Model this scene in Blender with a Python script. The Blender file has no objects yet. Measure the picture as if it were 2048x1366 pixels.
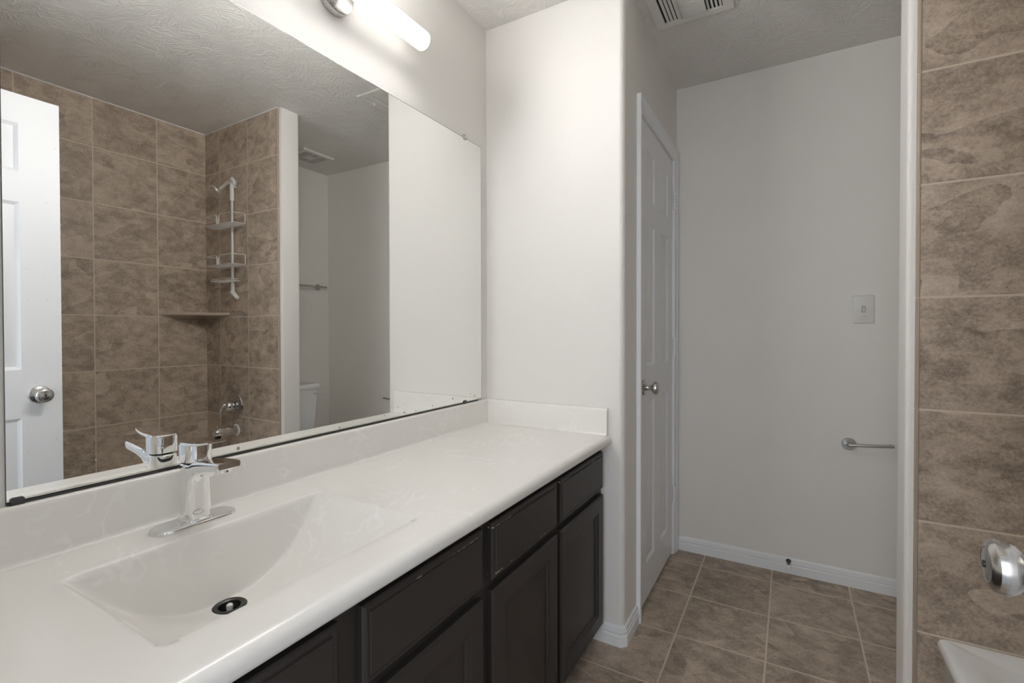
import bpy, bmesh, math, random
from mathutils import Vector, Matrix
random.seed(7)
S = bpy.context.scene
COL = S.collection

# ------------------------------------------------------------------ camera
cam_d = bpy.data.cameras.new('camera')
cam = bpy.data.objects.new('camera', cam_d); COL.objects.link(cam)
S.camera = cam
cam_d.sensor_width = 36.0
cam_d.sensor_fit = 'HORIZONTAL'
cam_d.lens = 958.4 * 36.0 / 2048.0
cam_d.shift_y = (672.4 - 683.0) / 2048.0
cam_d.clip_start = 0.02
YAW, PITCH, ROLL = 0.5260, -0.0117, -0.0017
F = Vector((-math.sin(YAW), math.cos(YAW), 0)); R = Vector((math.cos(YAW), math.sin(YAW), 0)); U = Vector((0, 0, 1))
F, U = F * math.cos(PITCH) + U * math.sin(PITCH), U * math.cos(PITCH) - F * math.sin(PITCH)
R, U = R * math.cos(ROLL) + U * math.sin(ROLL), U * math.cos(ROLL) - R * math.sin(ROLL)
m = Matrix((R, U, -F)).transposed().to_4x4()
m.translation = Vector((1.1242, 0.0, 1.1663))
cam.matrix_world = m

# ------------------------------------------------------------------ light and exposure
S.view_settings.view_transform = 'Standard'
S.view_settings.look = 'None'
S.view_settings.gamma = 1.0
S.view_settings.use_curve_mapping = False
S.view_settings.exposure = 0.63
S.cycles.use_denoising = True
S.cycles.max_bounces = 14
S.cycles.diffuse_bounces = 12
S.cycles.glossy_bounces = 10
S.cycles.caustics_reflective = True
S.cycles.blur_glossy = 0.3
S.cycles.sample_clamp_indirect = 6.0

world = bpy.data.worlds.new('world'); S.world = world
world.use_nodes = True
world.node_tree.nodes['Background'].inputs[0].default_value = (0.80, 0.88, 1.0, 1)
world.node_tree.nodes['Background'].inputs[1].default_value = 0.35
LAMP_EMIT = 66.0

def area(name, loc, rot, sx, sy, power, color):
    d = bpy.data.lights.new(name, 'AREA'); d.shape = 'RECTANGLE'; d.size = sx; d.size_y = sy
    d.energy = power; d.color = color
    o = bpy.data.objects.new(name, d); COL.objects.link(o); o.location = loc; o.rotation_euler = rot
    return o
# daylight of the bedroom that comes in through the open entry doorway
area('doorway_daylight', (1.0, -1.1, 1.45), (math.radians(83), 0, 0), 1.5, 1.7, 15.0, (0.93, 0.965, 1.0))

# ------------------------------------------------------------------ room numbers (metres)
H = 2.44
X1, Y1, Y2 = 0.598, 1.7216, 2.650         # closet wall, vanity end wall, back wall
X2, YP, YPT = 1.403, 1.692, 1.822         # partition end, its tile face, its far face
XT = 1.422                                # where the tiling stops, just short of the partition end
X3, X4 = 2.179, 2.192                     # tile face / paint face of the right wall
YE = -0.045                               # entry wall, room side
ZC, ZS, DC = 0.778, 0.877, 0.5535         # counter top, splash top, counter depth
YT = 0.166                                # near tub wall face

# ------------------------------------------------------------------ node helpers
def new_mat(name):
    mt = bpy.data.materials.new(name); mt.use_nodes = True
    nt = mt.node_tree
    b = nt.nodes['Principled BSDF']
    return mt, nt, b
class N:
    def __init__(s, nt): s.nt = nt
    def node(s, t, **k):
        n = s.nt.nodes.new(t)
        for a, v in k.items(): setattr(n, a, v)
        return n
    def link(s, a, b): s.nt.links.new(a, b)
    def setin(s, sock, v):
        if hasattr(v, 'is_output') or isinstance(v, bpy.types.NodeSocket): s.link(v, sock)
        else: sock.default_value = v
    def math(s, op, a, b=None, c=None, clamp=False):
        n = s.node('ShaderNodeMath', operation=op, use_clamp=clamp)
        s.setin(n.inputs[0], a)
        if b is not None: s.setin(n.inputs[1], b)
        if c is not None: s.setin(n.inputs[2], c)
        return n.outputs[0]
    def vmath(s, op, a, b=None):
        n = s.node('ShaderNodeVectorMath', operation=op)
        s.setin(n.inputs[0], a)
        if b is not None: s.setin(n.inputs[1], b)
        return n.outputs[0]
    def pos(s): return s.node('ShaderNodeNewGeometry').outputs['Position']
    def gen(s): return s.node('ShaderNodeTexCoord').outputs['Generated']
    def sep(s, v):
        n = s.node('ShaderNodeSeparateXYZ'); s.link(v, n.inputs[0]); return n.outputs
    def comb(s, x, y, z):
        n = s.node('ShaderNodeCombineXYZ')
        for i, v in enumerate((x, y, z)): s.setin(n.inputs[i], v)
        return n.outputs[0]
    def noise(s, vec, scale, detail=2.0, rough=0.5, dist=0.0):
        n = s.node('ShaderNodeTexNoise')
        s.link(vec, n.inputs['Vector'])
        n.inputs['Scale'].default_value = scale; n.inputs['Detail'].default_value = detail
        n.inputs['Roughness'].default_value = rough; n.inputs['Distortion'].default_value = dist
        return n.outputs['Fac']
    def range(s, v, a, b, c=0.0, d=1.0, smooth=True):
        n = s.node('ShaderNodeMapRange', interpolation_type='SMOOTHSTEP' if smooth else 'LINEAR')
        s.setin(n.inputs[0], v)
        for i, x in enumerate((a, b, c, d)): n.inputs[i + 1].default_value = x
        return n.outputs[0]
    def ramp(s, v, stops):
        n = s.node('ShaderNodeValToRGB'); s.link(v, n.inputs[0])
        e = n.color_ramp.elements
        while len(e) < len(stops): e.new(0.5)
        for el, (p, c) in zip(e, stops): el.position = p; el.color = (*c, 1)
        return n.outputs[0]
    def mix(s, f, a, b):
        n = s.node('ShaderNodeMix', data_type='RGBA')
        s.setin(n.inputs[0], f)
        for sock, v in ((n.inputs[6], a), (n.inputs[7], b)):
            if isinstance(v, tuple): sock.default_value = (*v, 1) if len(v) == 3 else v
            else: s.link(v, sock)
        return n.outputs[2]
    def bump(s, h, strength, dist, normal=None):
        n = s.node('ShaderNodeBump'); s.link(h, n.inputs['Height'])
        n.inputs['Strength'].default_value = strength; n.inputs['Distance'].default_value = dist
        if normal is not None: s.link(normal, n.inputs['Normal'])
        return n.outputs[0]

def plain(name, col, rough=0.5, metal=0.0, spec=0.5, coat=0.0, emit=None, transmission=0.0, ior=None):
    mt, nt, b = new_mat(name)
    b.inputs['Base Color'].default_value = (*col, 1)
    b.inputs['Roughness'].default_value = rough
    b.inputs['Metallic'].default_value = metal
    b.inputs['Specular IOR Level'].default_value = spec
    b.inputs['Coat Weight'].default_value = coat
    if transmission: b.inputs['Transmission Weight'].default_value = transmission
    if ior: b.inputs['IOR'].default_value = ior
    if emit:
        b.inputs['Emission Color'].default_value = (*emit[0], 1)
        b.inputs['Emission Strength'].default_value = emit[1]
    # a little grain of roughness so that no surface is perfectly uniform
    n = N(nt)
    if not emit:
        f = n.noise(n.pos(), 35, 3, 0.6)
        n.link(n.range(f, 0.2, 0.8, max(rough - 0.03, 0.0), rough + 0.03, False), b.inputs['Roughness'])
    return mt

def paint_mat(name, col):
    mt, nt, b = new_mat(name); n = N(nt); p = n.pos()
    f = n.noise(p, 150, 3, 0.55)
    g = n.noise(p, 55, 2, 0.5)
    hgt = n.math('ADD', n.range(f, 0.35, 0.7), n.math('MULTIPLY', g, 0.7))
    v = n.noise(p, 1.6, 3, 0.5)
    c = n.mix(v, tuple(x * 0.985 for x in col), tuple(min(x * 1.015, 1) for x in col))
    n.link(c, b.inputs['Base Color'])
    n.link(n.bump(hgt, 0.22, 0.0016), b.inputs['Normal'])
    b.inputs['Roughness'].default_value = 0.55
    b.inputs['Specular IOR Level'].default_value = 0.3
    return mt

def ceiling_mat(name, col):
    # stomp-brush texture: rosettes of radial bristle strokes
    mt, nt, b = new_mat(name); n = N(nt); p = n.pos()
    hs = []
    for off, sc in ((0.0, 3.6), (7.3, 4.4)):
        q = n.vmath('ADD', p, (off, off * 0.7, 0))
        qq = n.vmath('MULTIPLY', q, (1, 1, 0))
        vo = n.node('ShaderNodeTexVoronoi', feature='F1', voronoi_dimensions='2D'); vo.inputs['Scale'].default_value = sc
        n.link(qq, vo.inputs['Vector'])
        d = n.vmath('SUBTRACT', qq, vo.outputs['Position'])
        s = n.sep(d)
        wob = n.noise(p, 9, 2, 0.5)
        ang = n.math('ADD', n.math('ARCTAN2', s[1], s[0]), n.math('MULTIPLY', wob, 0.55))
        rr = n.vmath('LENGTH', d) if False else vo.outputs['Distance']
        ca, sa = n.math('COSINE', ang), n.math('SINE', ang)
        st = n.noise(n.comb(n.math('MULTIPLY', ca, 1.0), n.math('MULTIPLY', sa, 1.0), n.math('MULTIPLY', rr, 0.22)), 21, 1.5, 0.5)
        amp = n.range(rr, 0.02, 0.2, 0.0, 1.0)
        hs.append(n.math('MULTIPLY', n.range(st, 0.42, 0.66), amp))
    hgt = n.math('MAXIMUM', hs[0], hs[1])
    n.link(n.bump(hgt, 0.55, 0.0048), b.inputs['Normal'])
    b.inputs['Base Color'].default_value = (*col, 1)
    b.inputs['Roughness'].default_value = 0.6
    b.inputs['Specular IOR Level'].default_value = 0.25
    return mt

def tile_mat(name, ax, origin, pitch, grout, dark, mid, light, grout_col, rough=0.42, seed=0.0):
    mt, nt, b = new_mat(name); n = N(nt); p = n.pos(); s = n.sep(p)
    a = n.math('DIVIDE', n.math('SUBTRACT', s[ax[0]], origin[0]), pitch[0])
    c = n.math('DIVIDE', n.math('SUBTRACT', s[ax[1]], origin[1]), pitch[1])
    fa, fc = n.math('FRACT', a), n.math('FRACT', c)
    da = n.math('MULTIPLY', n.math('MINIMUM', fa, n.math('SUBTRACT', 1.0, fa)), pitch[0])
    dc = n.math('MULTIPLY', n.math('MINIMUM', fc, n.math('SUBTRACT', 1.0, fc)), pitch[1])
    dist = n.math('MINIMUM', da, dc)
    tile = n.range(dist, grout * 0.42, grout * 0.62)
    ids = n.comb(n.math('FLOOR', a), n.math('FLOOR', c), seed)
    wn = n.node('ShaderNodeTexWhiteNoise', noise_dimensions='3D'); n.link(ids, wn.inputs['Vector'])
    off = n.vmath('MULTIPLY', wn.outputs['Color'], (23.0, 17.0, 31.0))
    q = n.vmath('ADD', n.comb(n.math('MULTIPLY', a, pitch[0]), n.math('MULTIPLY', c, pitch[1]), 0.0), off)
    mp = n.node('ShaderNodeMapping'); n.link(q, mp.inputs['Vector'])
    mp.inputs['Rotation'].default_value = (0, 0, math.radians(32)); mp.inputs['Scale'].default_value = (1.0, 1.45, 1.0)
    qr = mp.outputs[0]
    big = n.noise(qr, 2.9, 3, 0.42, 0.5)
    lay = n.math('FRACT', n.math('MULTIPLY', big, 4.6))           # cleft layers: soft ramp with one crisp lip
    lay = n.math('MULTIPLY', lay, n.range(lay, 1.0, 0.965))
    patch = n.range(n.noise(q, 5.0, 3, 0.5), 0.40, 0.62)
    fbm = n.noise(qr, 15, 10, 0.70, 0.25)
    fine = n.noise(q, 120, 6, 0.75)
    spots = n.range(n.noise(qr, 62, 6, 0.74, 0.5), 0.57, 0.68)
    sm = n.range(n.noise(q, 8, 3, 0.55), 0.46, 0.62)
    t = n.math('ADD', 0.02, n.math('MULTIPLY', lay, n.math('ADD', 0.10, n.math('MULTIPLY', patch, 0.20))))
    t = n.math('ADD', t, n.math('MULTIPLY', n.range(fbm, 0.25, 0.75), 0.46))
    t = n.math('ADD', t, n.math('MULTIPLY', n.math('SUBTRACT', fine, 0.5), 1.0))
    t = n.math('ADD', t, n.math('MULTIPLY', n.math('SUBTRACT', wn.outputs['Value'], 0.5), 0.10))
    t = n.math('SUBTRACT', t, n.math('MULTIPLY', n.math('MULTIPLY', spots, sm), 0.30))
    col = n.ramp(t, [(0.02, dark), (0.40, mid), (0.85, light)])
    gv = n.noise(p, 40, 3, 0.6)
    gc = n.mix(gv, tuple(x * 0.88 for x in grout_col), tuple(x * 1.1 for x in grout_col))
    n.link(n.mix(tile, gc, col), b.inputs['Base Color'])
    n.link(n.range(tile, 0, 1, 0.85, rough, False), b.inputs['Roughness'])
    h = n.math('ADD', n.math('MULTIPLY', n.range(dist, grout * 0.3, grout * 1.5), 1.0), n.math('MULTIPLY', fbm, 0.35))
    h = n.math('ADD', h, n.math('MULTIPLY', lay, 0.15))
    n.link(n.bump(h, 0.35, 0.0022), b.inputs['Normal'])
    b.inputs['Specular IOR Level'].default_value = 0.4
    return mt

def marble_mat(name):
    mt, nt, b = new_mat(name); n = N(nt); p = n.pos()
    w = n.noise(p, 3.2, 3, 0.55, 1.4)
    sw = n.node('ShaderNodeTexWave', wave_type='BANDS', bands_direction='DIAGONAL')
    n.link(p, sw.inputs['Vector']); sw.inputs['Scale'].default_value = 5.5; sw.inputs['Distortion'].default_value = 22.0
    sw.inputs['Detail'].default_value = 4; sw.inputs['Detail Scale'].default_value = 1.6
    v = n.math('MULTIPLY', n.range(sw.outputs['Fac'], 0.78, 1.0), n.range(w, 0.46, 0.66))
    c = n.mix(v, (0.835, 0.818, 0.785), (0.885, 0.873, 0.85))
    n.link(c, b.inputs['Base Color'])
    b.inputs['Roughness'].default_value = 0.24
    b.inputs['Coat Weight'].default_value = 0.12; b.inputs['Coat Roughness'].default_value = 0.12
    b.inputs['Specular IOR Level'].default_value = 0.42
    return mt

def espresso_mat(name, chips=True, thr=0.535):
    mt, nt, b = new_mat(name); n = N(nt); p = n.pos()
    st = n.vmath('MULTIPLY', p, (1.0, 1.0, 0.06))
    g = n.noise(st, 60, 5, 0.6)
    base = n.mix(g, (0.028, 0.0235, 0.0215), (0.040, 0.0335, 0.0305))
    if chips:
        # finish worn through on a few stretches of the moulded edge
        s = n.sep(n.gen())
        oi = n.node('ShaderNodeObjectInfo').outputs['Random']
        ey = n.math('MINIMUM', s[1], n.math('SUBTRACT', 1.0, s[1]))
        ez = n.math('MINIMUM', s[2], n.math('SUBTRACT', 1.0, s[2]))
        a = n.noise(n.vmath('ADD', p, n.comb(n.math('MULTIPLY', oi, 9.0), 0.0, 0.0)), 9, 2, 0.5)
        f = n.noise(p, 130, 3, 0.7)
        edge = n.math('MULTIPLY', n.range(ez, 0.072, 0.082), n.range(ez, 0.105, 0.095))
        mk = n.math('MULTIPLY', edge, n.math('MULTIPLY', n.range(a, thr, thr + 0.03), n.range(f, 0.46, 0.54)))
        base = n.mix(mk, base, (0.42, 0.36, 0.29))
    n.link(base, b.inputs['Base Color'])
    n.link(n.range(g, 0.2, 0.8, 0.36, 0.46, False), b.inputs['Roughness'])
    b.inputs['Specular IOR Level'].default_value = 0.45
    n.link(n.bump(g, 0.06, 0.001), b.inputs['Normal'])
    return mt

def mirror_mat(name):
    mt, nt, b = new_mat(name); n = N(nt); p = n.pos(); s = n.sep(p)
    b.inputs['Metallic'].default_value = 1.0
    b.inputs['Roughness'].default_value = 0.0
    # silvering lost in small spots along the lower edge
    vo = n.node('ShaderNodeTexVoronoi', feature='F1', voronoi_dimensions='2D'); vo.inputs['Scale'].default_value = 34.0
    n.link(n.comb(s[1], s[2], 0.0), vo.inputs['Vector'])
    rnd = n.sep(vo.outputs['Color'])
    rad = n.range(rnd[0], 0.72, 1.0, 0.0, 0.16, False)
    near = n.range(s[2], 0.955, 0.89)
    wob = n.math('ADD', vo.outputs['Distance'], n.math('MULTIPLY', n.math('SUBTRACT', n.noise(p, 300, 2, 0.5), 0.5), 0.12))
    spot = n.math('LESS_THAN', wob, n.math('MULTIPLY', rad, near))
    low = n.range(n.noise(n.comb(s[1], 0.0, 0.0), 16, 3, 0.6), 0.35, 0.7, 0.8845, 0.8885, False)
    edge = n.math('LESS_THAN', s[2], low)
    k = n.math('MAXIMUM', n.math('MULTIPLY', spot, 0.75), n.math('MULTIPLY', edge, 0.35))
    n.link(n.mix(k, (0.955, 0.96, 0.945), (0.30, 0.29, 0.27)), b.inputs['Base Color'])
    n.link(n.math('MULTIPLY', k, 0.5), b.inputs['Roughness'])
    return mt

def brushed(name, col, rough, axis):
    mt, nt, b = new_mat(name); n = N(nt); p = n.pos()
    sc = [220.0, 220.0, 220.0]; sc[axis] = 8.0
    f = n.noise(n.vmath('MULTIPLY', p, tuple(sc)), 1.0, 3, 0.6)
    b.inputs['Metallic'].default_value = 1.0
    b.inputs['Base Color'].default_value = (*col, 1)
    n.link(n.range(f, 0.2, 0.8, rough - 0.06, rough + 0.08, False), b.inputs['Roughness'])
    return mt

def door_white(name, col):
    mt, nt, b = new_mat(name); n = N(nt); p = n.pos()
    g = n.noise(n.vmath('MULTIPLY', p, (1.0, 1.0, 0.045)), 170, 4, 0.6, 0.6)
    b.inputs['Base Color'].default_value = (*col, 1)
    b.inputs['Roughness'].default_value = 0.38
    n.link(n.bump(n.range(g, 0.4, 0.65), 0.10, 0.0009), b.inputs['Normal'])
    return mt

M = {}
M['paint'] = paint_mat('paint', (0.80, 0.78, 0.75))
M['ceiling'] = ceiling_mat('ceiling_paint', (0.77, 0.752, 0.722))
M['trim'] = plain('trim_white', (0.84, 0.855, 0.87), 0.35)
M['door'] = door_white('door_white', (0.82, 0.835, 0.86))
TILE = dict(dark=(0.225, 0.180, 0.142), mid=(0.465, 0.380, 0.302), light=(0.68, 0.585, 0.485))
M['tile_end'] = tile_mat('wall_tile_end', (0, 2), (1.412, 0.337), (0.3035, 0.3058), 0.0054, grout_col=(0.64, 0.56, 0.46), seed=1.0, **TILE)
M['tile_back'] = tile_mat('wall_tile_back', (1, 2), (1.110, 0.337), (0.3065, 0.3058), 0.0054, grout_col=(0.64, 0.56, 0.46), seed=2.0, **TILE)
M['tile_near'] = tile_mat('wall_tile_near', (0, 2), (1.412, 0.337), (0.3035, 0.3058), 0.0054, grout_col=(0.64, 0.56, 0.46), seed=3.0, **TILE)
M['tile_plain'] = plain('bullnose_tile', (0.34, 0.27, 0.21), 0.4)
M['shelf_stone'] = plain('shelf_stone', (0.50, 0.42, 0.34), 0.45)
M['grout'] = plain('grout', (0.52, 0.44, 0.35), 0.85)
M['floor'] = tile_mat('floor_tile', (0, 1), (0.4435, 1.584), (0.305, 0.308), 0.0056, (0.21, 0.168, 0.132), (0.42, 0.345, 0.275), (0.63, 0.535, 0.44), (0.64, 0.56, 0.47), rough=0.5, seed=5.0)
M['marble'] = marble_mat('cultured_marble')
M['espresso'] = espresso_mat('espresso_wood', False)
M['espresso_chip'] = espresso_mat('espresso_worn', True)
M['mirror'] = mirror_mat('mirror_silver')
M['mirror_edge'] = plain('mirror_edge', (0.05, 0.055, 0.05), 0.25)
M['black'] = plain('black_strip', (0.045, 0.043, 0.040), 0.45)
M['chrome'] = plain('chrome', (0.86, 0.865, 0.87), 0.05, 1.0)
M['chrome_dark_refl'] = plain('chrome_dark_reflection', (0.50, 0.50, 0.50), 0.12, 1.0)  # valve plate chrome, dark reflections put into its base colour
M['nickel'] = brushed('brushed_nickel', (0.56, 0.55, 0.53), 0.24, 2)
M['nickel_x'] = brushed('brushed_nickel_bar', (0.50, 0.49, 0.47), 0.30, 0)
M['steel'] = plain('satin_wire', (0.74, 0.74, 0.73), 0.42, 0.65)
M['white_plastic'] = plain('white_plastic', (0.80, 0.80, 0.79), 0.35)
M['ivory'] = plain('switch_plastic', (0.70, 0.69, 0.655), 0.35)
M['porcelain'] = plain('porcelain', (0.87, 0.875, 0.875), 0.1, coat=0.4)
M['vent'] = plain('vent_paint', (0.70, 0.685, 0.65), 0.5)
M['dark'] = plain('dark_void', (0.012, 0.012, 0.012), 0.8)
M['bronze'] = plain('dark_bronze', (0.055, 0.052, 0.05), 0.35, 0.8)
M['clear'] = plain('clear_plastic', (0.95, 0.95, 0.95), 0.12, transmission=0.9, ior=1.49)
M['lamp'] = plain('frosted_tube', (0.9, 0.9, 0.9), 0.4, emit=((1.0, 0.985, 0.965), LAMP_EMIT))
def lamp_profile(mt):
    # emission shaped by facing: strong towards the room, cut behind to dim the wall
    n = N(mt.node_tree); nx = n.sep(n.node('ShaderNodeNewGeometry').outputs['Normal'])[0]
    n.link(n.range(nx, 0.20, 0.62, 1.0, LAMP_EMIT), mt.node_tree.nodes['Principled BSDF'].inputs['Emission Strength'])
lamp_profile(M['lamp'])


# ------------------------------------------------------------------ mesh helpers
def smooth(bm, ang=35):
    bm.normal_update()
    lim = math.radians(ang)
    for f in bm.faces: f.smooth = True
    for e in bm.edges:
        if len(e.link_faces) == 2:
            e.smooth = e.calc_face_angle(0.0) < lim
def new(): return bmesh.new()
def box(bm, lo, hi, bev=0.0, seg=2):
    g = bmesh.ops.create_cube(bm, size=1.0)
    vs = g['verts']
    for v in vs:
        v.co = Vector([lo[i] + (v.co[i] + 0.5) * (hi[i] - lo[i]) for i in range(3)])
    if bev:
        es = list({e for v in vs for e in v.link_edges})
        bmesh.ops.bevel(bm, geom=es, offset=bev, segments=seg, affect='EDGES', profile=0.5, clamp_overlap=True)
def frame_of(axis):
    a = Vector(axis).normalized()
    t = Vector((0, 0, 1)) if abs(a.z) < 0.9 else Vector((1, 0, 0))
    u = t.cross(a).normalized(); v = a.cross(u)
    return a, u, v
def lathe(bm, c, axis, prof, seg=32, sx=1.0, sy=1.0):
    """prof: list of (radius, height along axis); closed where radius is 0."""
    a, u, v = frame_of(axis); c = Vector(c)
    rings = []
    for r, h in prof:
        if r <= 1e-7: rings.append([bm.verts.new(c + a * h)])
        else: rings.append([bm.verts.new(c + a * h + u * (r * sx * math.cos(2 * math.pi * i / seg)) + v * (r * sy * math.sin(2 * math.pi * i / seg))) for i in range(seg)])
    for p, q in zip(rings, rings[1:]):
        for i in range(seg):
            j = (i + 1) % seg
            if len(p) == 1 and len(q) == 1: continue
            if len(p) == 1: bm.faces.new((p[0], q[i], q[j]))
            elif len(q) == 1: bm.faces.new((p[i], q[0], p[j]))
            else: bm.faces.new((p[i], q[i], q[j], p[j]))
def cyl(bm, a, b, r, seg=24, r2=None, cap=0.0):
    a, b = Vector(a), Vector(b); L = (b - a).length; r2 = r if r2 is None else r2
    if cap: pr = [(0, 0), (r - cap, 0), (r, cap), (r2, L - cap), (r2 - cap, L), (0, L)]
    else: pr = [(0, 0), (r, 0), (r2, L), (0, L)]
    lathe(bm, a, b - a, pr, seg)
def tube(bm, pts, r, seg=10, closed=False, radii=None):
    pts = [Vector(p) for p in pts]; n = len(pts)
    tan = []
    for i in range(n):
        if closed: t = pts[(i + 1) % n] - pts[i - 1]
        else: t = pts[min(i + 1, n - 1)] - pts[max(i - 1, 0)]
        tan.append(t.normalized())
    a, u, v = frame_of(tan[0]); rings = []
    for i in range(n):
        if i: u = (u - tan[i] * u.dot(tan[i])).normalized()
        v = tan[i].cross(u)
        rr = radii[i] if radii else r
        rings.append([bm.verts.new(pts[i] + u * (rr * math.cos(2 * math.pi * k / seg)) + v * (rr * math.sin(2 * math.pi * k / seg))) for k in range(seg)])
    pairs = list(zip(rings, rings[1:])) + ([(rings[-1], rings[0])] if closed else [])
    for p, q in pairs:
        for i in range(seg):
            j = (i + 1) % seg; bm.faces.new((p[i], p[j], q[j], q[i]))
    if not closed:
        bm.faces.new(rings[0][::-1]); bm.faces.new(rings[-1])
def loft(bm, rings, cap0=True, cap1=True, closed=True):
    rs = [[bm.verts.new(Vector(p)) for p in r] for r in rings]; n = len(rs[0])
    for p, q in zip(rs, rs[1:]):
        for i in range(n if closed else n - 1):
            j = (i + 1) % n; bm.faces.new((p[i], p[j], q[j], q[i]))
    if cap0: bm.faces.new(rs[0][::-1])
    if cap1: bm.faces.new(rs[-1])
    return rs
def rrect(cx, cy, hx, hy, r, n=6):
    """rounded rectangle outline, counter-clockwise."""
    r = min(r, hx - 1e-5, hy - 1e-5); out = []
    for sx, sy, a0 in ((1, 1, 0), (-1, 1, 90), (-1, -1, 180), (1, -1, 270)):
        for k in range(n + 1):
            a = math.radians(a0 + 90 * k / n)
            out.append((cx + sx * (hx - r) + r * math.cos(a), cy + sy * (hy - r) + r * math.sin(a)))
    return out
def extrude_poly(bm, poly, z0, z1):
    loft(bm, [[(x, y, z0) for x, y in poly], [(x, y, z1) for x, y in poly]])
def fillet(pts, rad, n=6):
    """round the inner corners of an open polyline; rad: dict index -> radius"""
    out = []
    for i, p in enumerate(pts):
        p = Vector(p)
        if i in rad and 0 < i < len(pts) - 1:
            a, b = Vector(pts[i - 1]), Vector(pts[i + 1]); r = rad[i]
            d1, d2 = (a - p).normalized(), (b - p).normalized()
            th = d1.angle(d2); t = r / math.tan(th / 2)
            p1, p2 = p + d1 * t, p + d2 * t
            c = p + (d1 + d2).normalized() * (r / math.sin(th / 2))
            for k in range(n + 1):
                q = p1.lerp(p2, k / n); out.append(c + (q - c).normalized() * r)
        else: out.append(p)
    return out

def obj(name, bm, mat, parent=None, sm=35):
    bmesh.ops.recalc_face_normals(bm, faces=bm.faces[:])
    smooth(bm, sm)
    me = bpy.data.meshes.new(name)
    lo = Vector([min(v.co[i] for v in bm.verts) for i in range(3)]); hi = Vector([max(v.co[i] for v in bm.verts) for i in range(3)])
    if parent is None: org = Vector(((lo.x + hi.x) / 2, (lo.y + hi.y) / 2, lo.z))
    else: org = wloc(parent)
    bmesh.ops.translate(bm, verts=bm.verts[:], vec=-org)
    bm.to_mesh(me); bm.free()
    for mt in (mat if isinstance(mat, (list, tuple)) else [mat]): me.materials.append(mt)
    o = bpy.data.objects.new(name, me); COL.objects.link(o)
    if parent is None: o.location = org
    else: o.parent = parent
    return o
def wloc(o):
    l = Vector((0, 0, 0))
    while o is not None: l += o.location; o = o.parent
    return l
def thing(name, label, cat, loc, group=None):
    o = bpy.data.objects.new(name, None); COL.objects.link(o); o.location = loc; o.empty_display_size = 0.05
    o['label'] = label; o['category'] = cat
    if group: o['group'] = group
    return o
def tag(o, label, cat, group=None):
    o['label'] = label; o['category'] = cat
    if group: o['group'] = group
    return o
def struct(o, label, cat):
    o['kind'] = 'structure'; o['label'] = label; o['category'] = cat
    return o

# ================================================================== THE SETTING
bm = new(); box(bm, (-0.12, YE - 0.12, -0.06), (X4 + 0.1, Y2 + 0.1, 0.0))
struct(obj('floor', bm, M['floor']), 'brown slate-look square tile floor of the bathroom', 'floor')
bm = new(); box(bm, (-0.12, YE - 0.12, H), (X4 + 0.1, Y2 + 0.1, H + 0.08))
struct(obj('ceiling', bm, M['ceiling']), 'greige ceiling with a brushed stomp texture', 'ceiling')

bm = new(); box(bm, (-0.11, YE - 0.12, 0), (0, Y2 + 0.1, H))
struct(obj('wall_left', bm, M['paint']), 'off-white textured wall behind the long mirror', 'wall')

# closet wall: vanity end wall, bullnosed outside corner, closet front with its door hole
DL0, DL1, DTOP = 1.940, 2.574, 2.052      # rough opening
CT = 0.10
def lpoly(y_end):
    pts = [(0.0, Y1), (X1, Y1), (X1, y_end)]
    outer = [(p.x, p.y) for p in fillet([(x, y, 0) for x, y in pts], {1: 0.021}, 8)]
    return outer + [(X1 - CT, y_end), (X1 - CT, Y1 + CT), (0.0, Y1 + CT)]
bm = new()
extrude_poly(bm, lpoly(DL0), 0, H)
box(bm, (X1 - CT, DL0, DTOP), (X1, DL1, H)); box(bm, (X1 - CT, DL1, 0), (X1, Y2, H))
bmesh.ops.remove_doubles(bm, verts=bm.verts[:], dist=1e-5)
struct(obj('wall_closet', bm, M['paint'], sm=30), 'off-white wall that ends the vanity and turns the corner to the closet door', 'wall')
bm = new(); box(bm, (-0.11, Y2, 0), (X4 + 0.1, Y2 + 0.1, H))
struct(obj('wall_back', bm, M['paint']), 'plain greige wall with the light switch and paper holder', 'wall')
bm = new()
pts = [(X4, YP + 0.012), (X2, YP + 0.012), (X2, YPT), (X4, YPT)]
extrude_poly(bm, [(p.x, p.y) for p in fillet([(x, y, 0) for x, y in pts], {1: 0.012, 2: 0.016}, 6)], 0, H)
struct(obj('wall_partition', bm, M['paint'], sm=30), 'narrow white end of the partition between tub and toilet', 'wall')
bm = new(); box(bm, (X4, YE - 0.12, 0), (X4 + 0.1, Y2 + 0.1, H))
struct(obj('wall_right', bm, M['paint']), 'greige wall behind the toilet, seen in the mirror', 'wall')
bm = new()
EX0, EX1, EZ = 0.585, 1.375, 2.065
box(bm, (0, YE - 0.115, 0), (EX0, YE, H)); box(bm, (EX1, YE - 0.115, 0), (X4, YE, H)); box(bm, (EX0, YE - 0.115, EZ), (EX1, YE, H))
struct(obj('wall_entry', bm, M['paint']), 'wall with the entry doorway beside the camera', 'wall')
bm = new(); box(bm, (XT + 0.012, YE, 0), (X4, YT - 0.012, H))
struct(obj('wall_near', bm, M['paint']), 'wall at the near end of the tub', 'wall')

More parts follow.
